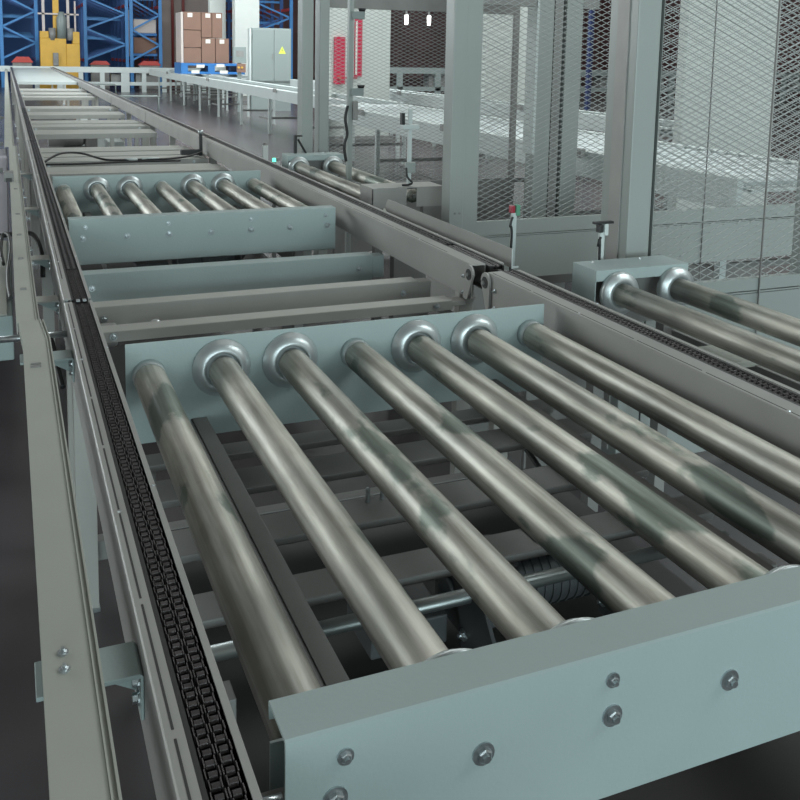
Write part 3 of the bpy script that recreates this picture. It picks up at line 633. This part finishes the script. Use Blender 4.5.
# ================================================================ WHITE TRANSPORT LINES ON THE RIGHT
def line(label, x0, x1, y0, y1, z=0.90, step=2.0, group='white roller conveyor lines right of the main line', rollers=True):
    t = thing('transport_conveyor', label, 'conveyor', (x0, y0, 0), group)
    W = x1-x0; Ln = y1-y0
    MB().box(0, 0.05, 0, Ln, z-0.20, z).box(0.05, 0.12, 0, Ln, z-0.01, z+0.0).build('side_rail', 'white', t, bevel=0.003)
    MB().box(W-0.05, W, 0, Ln, z-0.20, z).box(W-0.12, W-0.05, 0, Ln, z-0.01, z).build('side_rail', 'white', t, bevel=0.003)
    MB().box(0.12, W-0.12, 0, Ln, z-0.09, z-0.075).build('bed', 'white', t)
    n = int(Ln/step)+1
    for i in range(n):
        y = min(i*step+0.1, Ln-0.1)
        for x in (0.0, W-0.05):
            l_ = MB().box(x, x+0.05, y, y+0.05, 0.02, z-0.20).build('leg', 'white', t)
            MB().lathe([(0, 0.05), (0.02, 0.04)], 'z', (x+0.025, y+0.025, 0), 10).build('foot', 'dim', l_)
        MB().box(0.05, W-0.05, y+0.01, y+0.04, 0.30, 0.34).build('tie_bar', 'dim', t)
        if i % 2 == 0 and y+0.8 < Ln: MB().box(0.01, 0.04, y+0.05, y+0.8, 0.28, 0.31).build('tie_bar', 'dim', t)
    if rollers:
        mb = MB(); y = 0.1
        while y < min(Ln, 9):
            mb.lathe([(0.12, 0.03), (W-0.12, 0.03)], 'x', (0, y, z-0.035), 8); y += 0.16
        mb.build('roller_bed', 'wheel', t)
    for y in (Ln*0.2, Ln*0.5, Ln*0.8):
        MB().box(-0.05, -0.01, y, y+0.12, z-0.05, z+0.02).build('side_sensor', 'dim', t)
    return t
line('white roller line behind the fence, its near side rail catching light', 4.12, 5.35, 4.45, 12.6)
line('white conveyor table on legs, leading to the blue pallet', 4.72, 5.50, 13.0, 34.5, step=2.4, rollers=False)
line('second white conveyor table behind the first, beside the grey cabinet', 5.62, 6.55, 26.3, 34.5, rollers=False)
line('white line deep behind the fence, partly behind the large white pillar', 6.9, 7.35, 8.8, 24, rollers=False)
# cross line at the far end
t = thing('cross_conveyor', 'long pale conveyor crossing the far end of the line below the racks', 'conveyor', (-3, 36.3, 0))
MB().box(0, 10.2, 0, 0.06, 0.72, 0.90).box(0, 10.2, 1.2, 1.26, 0.72, 0.90).build('side_rail', 'white', t)
MB().box(0, 10.2, 0.06, 1.2, 0.82, 0.86).build('bed', 'white', t)
for i in range(14):
    x = 0.2+i*0.75
    MB().box(x, x+(0.16 if i % 3 else 0.3), 0.02, 0.1, 0, 0.72).build('leg', 'white', t)
MB().box(5.6, 10.2, 0.03, 0.06, 0.25, 0.38).build('lower_rail', 'white', t)
MB().box(6.6, 7.2, 0.2, 0.6, 0.35, 0.68).box(7.5, 8.1, 0.2, 0.6, 0.35, 0.68).build('drive_unit', 'dim', t)
for (x, y, wd, lab) in ((2.45, 24, 1.05, 'low bent-tube guard rail, right one on the pale floor'), (2.2, 32, 1.1, 'low bent-tube guard rail, left one nearer the far cross conveyor')):
    tag(MB().tube([(x, y, 0), (x, y, 0.42), (x+0.03, y, 0.45), (x+wd-0.03, y, 0.45), (x+wd, y, 0.42), (x+wd, y, 0)], 0.02).build('guard_rail', 'cabinet', smooth=True), lab, 'guard rail', 'guard rails on the aisle floor')
for (x, y, lab) in ((3.35, 12.9, 'short grey floor stub with dark top in the aisle, the larger one'), (3.0, 11.0, 'short grey floor stub nearer the right rail, the smaller one')):
    t = thing('floor_stanchion', lab, 'post', (x, y, 0), 'short stubs on the aisle floor')
    MB().box(-0.035, 0.035, -0.035, 0.035, 0, 0.30).build('post', 'white', t); MB().lathe([(0.30, 0.03), (0.34, 0.03)], 'z', (0, 0, 0), 10).build('cap', 'dim', t)
t = thing('status_lamp', 'small green lamp beside the far side rollers', 'lamp', (1.70, 6.30, 0.0))
MB().box(-0.012, 0.012, -0.012, 0.012, 0.0, 0.86).build('stem', 'dim', t); MB().lathe([(0.86, 0.014), (0.885, 0.012)], 'z', (0, 0, 0), 12).build('lens', 'led', t, smooth=True)

# raised frame conveyor far right
t = thing('frame_conveyor', 'grey conveyor frame with dark openings under the maroon wall', 'conveyor', (11.0, 30, 0))
MB().box(0, 22, 0, 0.1, 0.95, 1.16).box(0, 22, 0, 0.1, 0.35, 0.50).build('side_rail', 'cabinet', t)
for i in range(16): MB().box(i*1.45, i*1.45+0.22, 0.0, 0.1, 0, 0.95).build('leg', 'cabinet', t)
MB().box(0, 22, 0.1, 1.5, 1.0, 1.05).build('bed', 'cabinet', t)
for i in range(9): MB().box(0.4+i*2.4, 1.0+i*2.4, 0.3, 0.8, 0.5, 0.95).build('drive_unit', 'dim', t)

# ================================================================ COLUMNS AND WALL ITEMS
def column(x0, x1, y0, y1, label):
    t = thing('building_column', label, 'column', ((x0+x1)/2, (y0+y1)/2, 0), 'white building columns')
    cx, cy = (x0+x1)/2, (y0+y1)/2
    MB().box(x0-cx, x1-cx, y0-cy, y1-cy, 0, 8.5).build('shaft', 'col', t, bevel=0.02)
    MB().box(x0-cx-0.02, x1-cx+0.02, y0-cy-0.02, y1-cy+0.02, 0, 0.12).build('plinth', 'dim', t)
    return t
column(5.93, 7.08, 7.2, 7.32, 'very wide white pillar behind the mesh at the right')
column(5.33, 6.50, 16.0, 16.5, 'white pillar carrying the crimson boxes')
column(7.40, 8.28, 14.0, 15.0, 'pale pillar seen through the first large mesh panel')
column(6.80, 7.60, 30.0, 30.4, 'pale pillar behind the grey cabinet')
column(6.32, 6.86, 31.6, 31.9, 'narrow bright white pillar just right of the cartons')
t = thing('fire_hose_box', 'solid crimson upright box on the left side of the white pillar', 'box', (5.43, 15.9, 1.06))
MB().box(-0.03, 0.16, 0, 0.095, 0, 0.84).build('body', 'crimson', t, bevel=0.006); MB().lathe([(-0.05, 0.035), (0, 0.035)], 'y', (0.05, 0, 0.12), 12).build('valve', 'red', t, smooth=True)
MB().box(0.16, 0.40, 0.03, 0.06, 0.10, 0.13).build('pipe', 'crimson', t)
t = thing('fire_sign_frame', 'crimson-edged upright panel with pale centre on the white pillar', 'sign', (5.87, 15.95, 1.20))
MB().box(-0.08, 0.06, 0.01, 0.045, 0, 1.02).build('backing', 'crimson', t); MB().box(-0.07, -0.035, 0.0, 0.01, 0.03, 0.99).build('pale_inset', 'label', t)

# ================================================================ CARTONS, PALLET, CABINET
t = thing('pallet', 'blue plastic pallet under the brown cartons', 'pallet', (4.80, 28.3, 0.905))
MB().box(0, 1.90, 0, 1.2, 0.25, 0.32).build('deck', 'pallet', t, bevel=0.005)
for x in (0.0, 0.8, 1.72): MB().box(x, x+0.20, 0, 1.2, 0.07, 0.25).build('block_row', 'pallet', t)
MB().box(0, 1.92, 0, 1.2, 0.0, 0.07).build('bottom_deck', 'pallet', t)
for x, z in ((0.45, 0.20), (1.05, 0.22), (0.30, 0.03), (1.15, 0.03)): MB().box(x, x+0.24, -0.006, 0, z-0.01, z+0.08).build('label', 'label', t)
boxes = [(4.78, 5.30, 1.23, 1.68, 'carton at the lower left of the pallet stack'), (5.31, 5.72, 1.23, 1.98, 'tall carton in the middle of the pallet\'s bottom row'), (5.73, 6.14, 1.23, 1.98, 'tall carton at the right of the pallet\'s bottom row'),
         (4.78, 5.30, 1.69, 2.20, 'carton in the left column, middle height of the stack'), (4.78, 5.30, 2.21, 2.74, 'top left carton of the stack'), (5.31, 5.62, 1.99, 2.74, 'top middle carton of the stack'), (5.63, 5.94, 1.99, 2.74, 'top right carton of the stack')]
for i, (x0, x1, z0, z1, lab) in enumerate(boxes):
    t = thing('carton', lab, 'box', (x0+0.12, 28.4, z0), 'brown cartons stacked on the blue pallet')
    if z0 == 1.99 and x0 < 5.3: x0b = 5.17
    MB().box(0, x1-x0-0.008, 0, 0.95, 0, z1-z0-0.008).build('body', 'carton', t, bevel=0.006)
    MB().box((x1-x0)*0.5-0.02, (x1-x0)*0.5+0.02, -0.003, 0, 0, z1-z0-0.01).build('tape', 'carton', t)
    if z1 > 1.9 and z0 != 1.69: MB().box(0.12, 0.26, -0.006, 0, z1-z0-0.16, z1-z0-0.04).build('label', 'label', t)
tag(MB().box(4.82, 4.892, 28.4, 29.3, 1.23, 2.72).build('stretch_film', 'film', bevel=0.01), 'pale film-wrapped edge at the left of the carton stack', 'film')
t = thing('control_cabinet', 'large grey electrical cabinet with a yellow warning triangle', 'cabinet', (6.12, 25.0, 0.0))
MB().box(0, 1.10, 0, 0.25, 0.78, 2.24).build('body', 'cabinet', t, bevel=0.01)
MB().box(0.02, 0.60, -0.02, 0, 0.82, 2.20).build('door', 'cabinet', t, bevel=0.004); MB().box(0.62, 1.08, -0.02, 0, 0.82, 2.20).build('door', 'cabinet', t, bevel=0.004)
MB().prism([(0.74, 1.56), (0.94, 1.56), (0.84, 1.76)], 'y', -0.026, -0.02).build('warning_triangle', 'sign', t)
MB().prism([(0.825, 1.60), (0.855, 1.66), (0.835, 1.66), (0.85, 1.72), (0.820, 1.65), (0.84, 1.65)], 'y', -0.029, -0.026).build('lightning_mark', 'black', t)
MB().box(0.56, 0.58, -0.04, -0.02, 1.40, 1.55).build('handle', 'dim', t)
MB().box(0, 1.10, 0.02, 0.23, 0, 0.78).build('plinth', 'cabinet', t); MB().box(-0.06, -0.01, 0, 0.2, 0.78, 2.22).build('cable_duct', 'white', t)
t = thing('operator_panel', 'small grey operator panel with a dark screen, left of the cabinet', 'control panel', (5.56, 24.7, 0.0))
MB().box(0.0, 0.34, 0, 0.15, 1.30, 1.72).build('housing', 'cabinet', t, bevel=0.006); MB().box(0.07, 0.27, -0.008, 0, 1.46, 1.62).build('screen', 'dim', t)
MB().box(0.12, 0.22, 0.04, 0.10, 0.0, 1.30).build('stand', 'cabinet', t); MB().box(0.08, 0.32, -0.02, 0.0, 1.05, 1.28).build('button_plate', 'carton', t)
for x in (0.13, 0.22): MB().lathe([(-0.04, 0.03), (-0.02, 0.03)], 'y', (x, 0, 1.18), 10).build('button', 'yellow', t)

# ================================================================ RACKS AND CRANE
def rack(label, x0, y0, w, depth, n, h=6.0, loads=False, red=True, m='blue'):
    """side frame w wide seen from the aisle, repeated n times away from the camera"""
    t = thing('pallet_rack', label, 'rack', (x0, y0, 0), 'blue pallet racks at the far end')
    for k in range(n):
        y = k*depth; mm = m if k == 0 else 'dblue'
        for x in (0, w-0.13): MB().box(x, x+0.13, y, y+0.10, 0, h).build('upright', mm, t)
        mb = MB(); z = 1.15; s = 0
        while z < h-0.3:
            a, b = ((0.1, z), (w-0.1, z+0.62)) if s % 2 == 0 else ((w-0.1, z), (0.1, z+0.62))
            mb.bar((a[0], y+0.05, a[1]), (b[0], y+0.05, b[1]), 0.05, 0.07); z += 0.62; s += 1
        mb.build('bracing', mm, t)
    if red:
        for z in (1.05, 3.3, 4.9):
            for x in (0.02, w-0.1):
                MB().box(x, x+0.08, 0.1, (n-1)*depth, z, z+0.12).build('shelf_beam', 'red', t)
    for k in range(1, n):
        for z in (1.9, 2.7, 3.6): MB().box(0.1, w-0.1, k*depth+0.12, k*depth+0.2, z+0.07*k, z+0.07*k+0.09).build('cross_bar', m, t)
    return t
rack('blue rack at the left edge with big diagonal braces', -0.18, 40.2, 1.42, 1.5, 5)
rack('blue rack right of the yellow crane with lattice braces', 2.95, 40.2, 1.75, 1.5, 5)
rack('blue rack holding the pale wrapped load', 4.75, 40.2, 1.30, 1.5, 5)
rack('blue rack beyond the grey cabinet, above it', 9.35, 38.2, 1.75, 1.5, 5)
rack('blue rack half hidden behind the cartons', 6.9, 43.5, 1.6, 1.5, 3)
rack('blue rack at far left, out beyond the first', -2.0, 41.5, 1.6, 1.5, 4)
for (x, y, z, w_, h_, mm, lab, dd) in ((4.93, 40.45, 1.42, 0.92, 0.70, 'carton', 'brown wrapped load low in the blue rack', 0.9), (4.93, 40.45, 2.26, 0.92, 0.60, 'film', 'pale wrapped load upper in the blue rack', 0.9),):
    t = thing('rack_load', lab, 'pallet load', (x, y, z), 'loads standing in the blue rack')
    MB().box(0, w_, 0, dd, 0.0, h_-0.03).build('load', mm, t, bevel=0.03)
    MB().box(-0.02, w_+0.02, -0.02, dd, -0.10, 0.0).build('base', 'pallet', t)
tag(MB().box(4.72, 4.88, 40.6, 41.4, 1.3, 3.2).build('wrapped_panel', 'film'), 'upright pale strip beside the wrapped load in the rack', 'panel')
for (x0, x1, y, z0, z1, lab) in ((0.2, 1.0, 39.6, 1.0, 1.22, 'red guide block at the foot of the left blue rack'), (3.1, 3.9, 39.6, 0.95, 1.10, 'red guide block at the foot of the lattice rack'), (5.0, 5.9, 39.6, 0.95, 1.12, 'red guide block at the foot of the loaded rack')):
    t = thing('floor_guide', lab, 'guide', (x0, y, 0), 'red blocks at the rack feet')
    MB().prism([(0, z0), (x1-x0, z0), (x1-x0-0.15, z1), (0.2, z1)], 'y', 0, 0.4).build('block', 'red', t); MB().box(0.05, x1-x0-0.05, 0.05, 0.35, 0, z0).build('stand', 'dim', t)
t = thing('stacker_crane', 'yellow stacker crane with grey motor between the blue racks', 'crane', (1.25, 38.6, 0))
MB().box(0.0, 0.95, 0.3, 1.1, 0.3, 1.95).build('lower_body', 'yellow', t, bevel=0.02)
MB().box(0.95, 1.45, 0.3, 1.1, 0.3, 1.75).build('side_body', 'yellow', t, bevel=0.02)
MB().box(0.0, 0.32, 0.3, 1.0, 1.95, 2.22).box(1.18, 1.45, 0.3, 1.0, 1.75, 2.22).build('shoulder', 'yellow', t, bevel=0.02)
MB().box(0.50, 0.72, 0.6, 0.9, 1.9, 7.5).build('mast', 'yellow', t)
MB().box(0.10, 0.20, 0.5, 0.6, 2.2, 7.5).box(1.00, 1.10, 0.5, 0.6, 2.2, 7.5).build('side_mast', 'film', t)
MB().box(1.28, 1.34, 0.5, 0.56, 2.2, 3.4).box(-0.05, 1.45, 0.5, 0.54, 2.86, 2.92).build('hand_rail', 'film', t)
m_ = MB().lathe([(1.95, 0.12), (1.95, 0.18), (2.75, 0.18), (2.85, 0.12), (2.98, 0.10)], 'z', (0.80, 0.45, 0), 20).build('motor', 'cabinet', t, smooth=True)
MB().lathe([(1.88, 0.13), (2.35, 0.13)], 'z', (0.45, 0.4, 0), 14).lathe([(1.88, 0.13), (2.35, 0.13)], 'z', (1.12, 0.4, 0), 14).build('gear_case', 'dim', m_, smooth=True)
MB().box(0.45, 0.65, 0.2, 0.3, 0.9, 1.4).build('sensor_box', 'dim', t, bevel=0.02)
MB().box(-0.1, 1.6, 0.2, 1.2, 0, 0.3).build('base_frame', 'yellow', t)
# pipes on the partition and blue upright by the white pillar
for (x, lab) in ((6.60, 'dark red pipe nearer the rack on the brown-grey wall'), (7.05, 'dark red pipe nearer the cartons on the brown-grey wall')):
    tag(MB().lathe([(0, 0.06), (8, 0.06)], 'z', (x, 40.9, 0), 12).build('riser_pipe', mat('pipe_red', (0.16, 0.03, 0.03), 0.5) if x < 6.7 else bpy.data.materials['pipe_red'], smooth=True), lab, 'pipe', 'red pipes on the partition')
t = thing('blue_upright', 'blue steel upright close right of the white pillar', 'post', (6.62, 16.8, 0))
MB().box(0, 0.14, 0, 0.12, 0, 5).build('upright', mat('navy_steel', (0.015, 0.025, 0.08), 0.5), t); MB().box(-0.03, 0.17, -0.03, 0.15, 0, 0.05).build('foot', 'dim', t)
t = thing('blue_upright', 'blue steel upright between lift mast and corner post, far behind the mesh', 'post', (13.5, 20, 0))
MB().box(0, 0.10, 0, 0.12, 0, 5).build('upright', bpy.data.materials['navy_steel'], t); MB().box(-0.03, 0.19, -0.03, 0.15, 0, 0.05).build('foot', 'dim', t)
for (x, lab) in ((12.75, 'left of two lit lamps before the maroon wall'), (13.6, 'right of two lit lamps before the maroon wall')):
    t = thing('wall_lamp', lab, 'lamp', (x, 30.0, 0), 'lit lamps before the maroon wall')
    MB().lathe([(2.62, 0.06), (2.95, 0.07)], 'z', (0, 0, 0), 12).build('bulb', 'lamp', t, smooth=True); MB().lathe([(2.95, 0.04), (8.5, 0.04)], 'z', (0, 0, 0), 6).build('rod', 'dim', t)
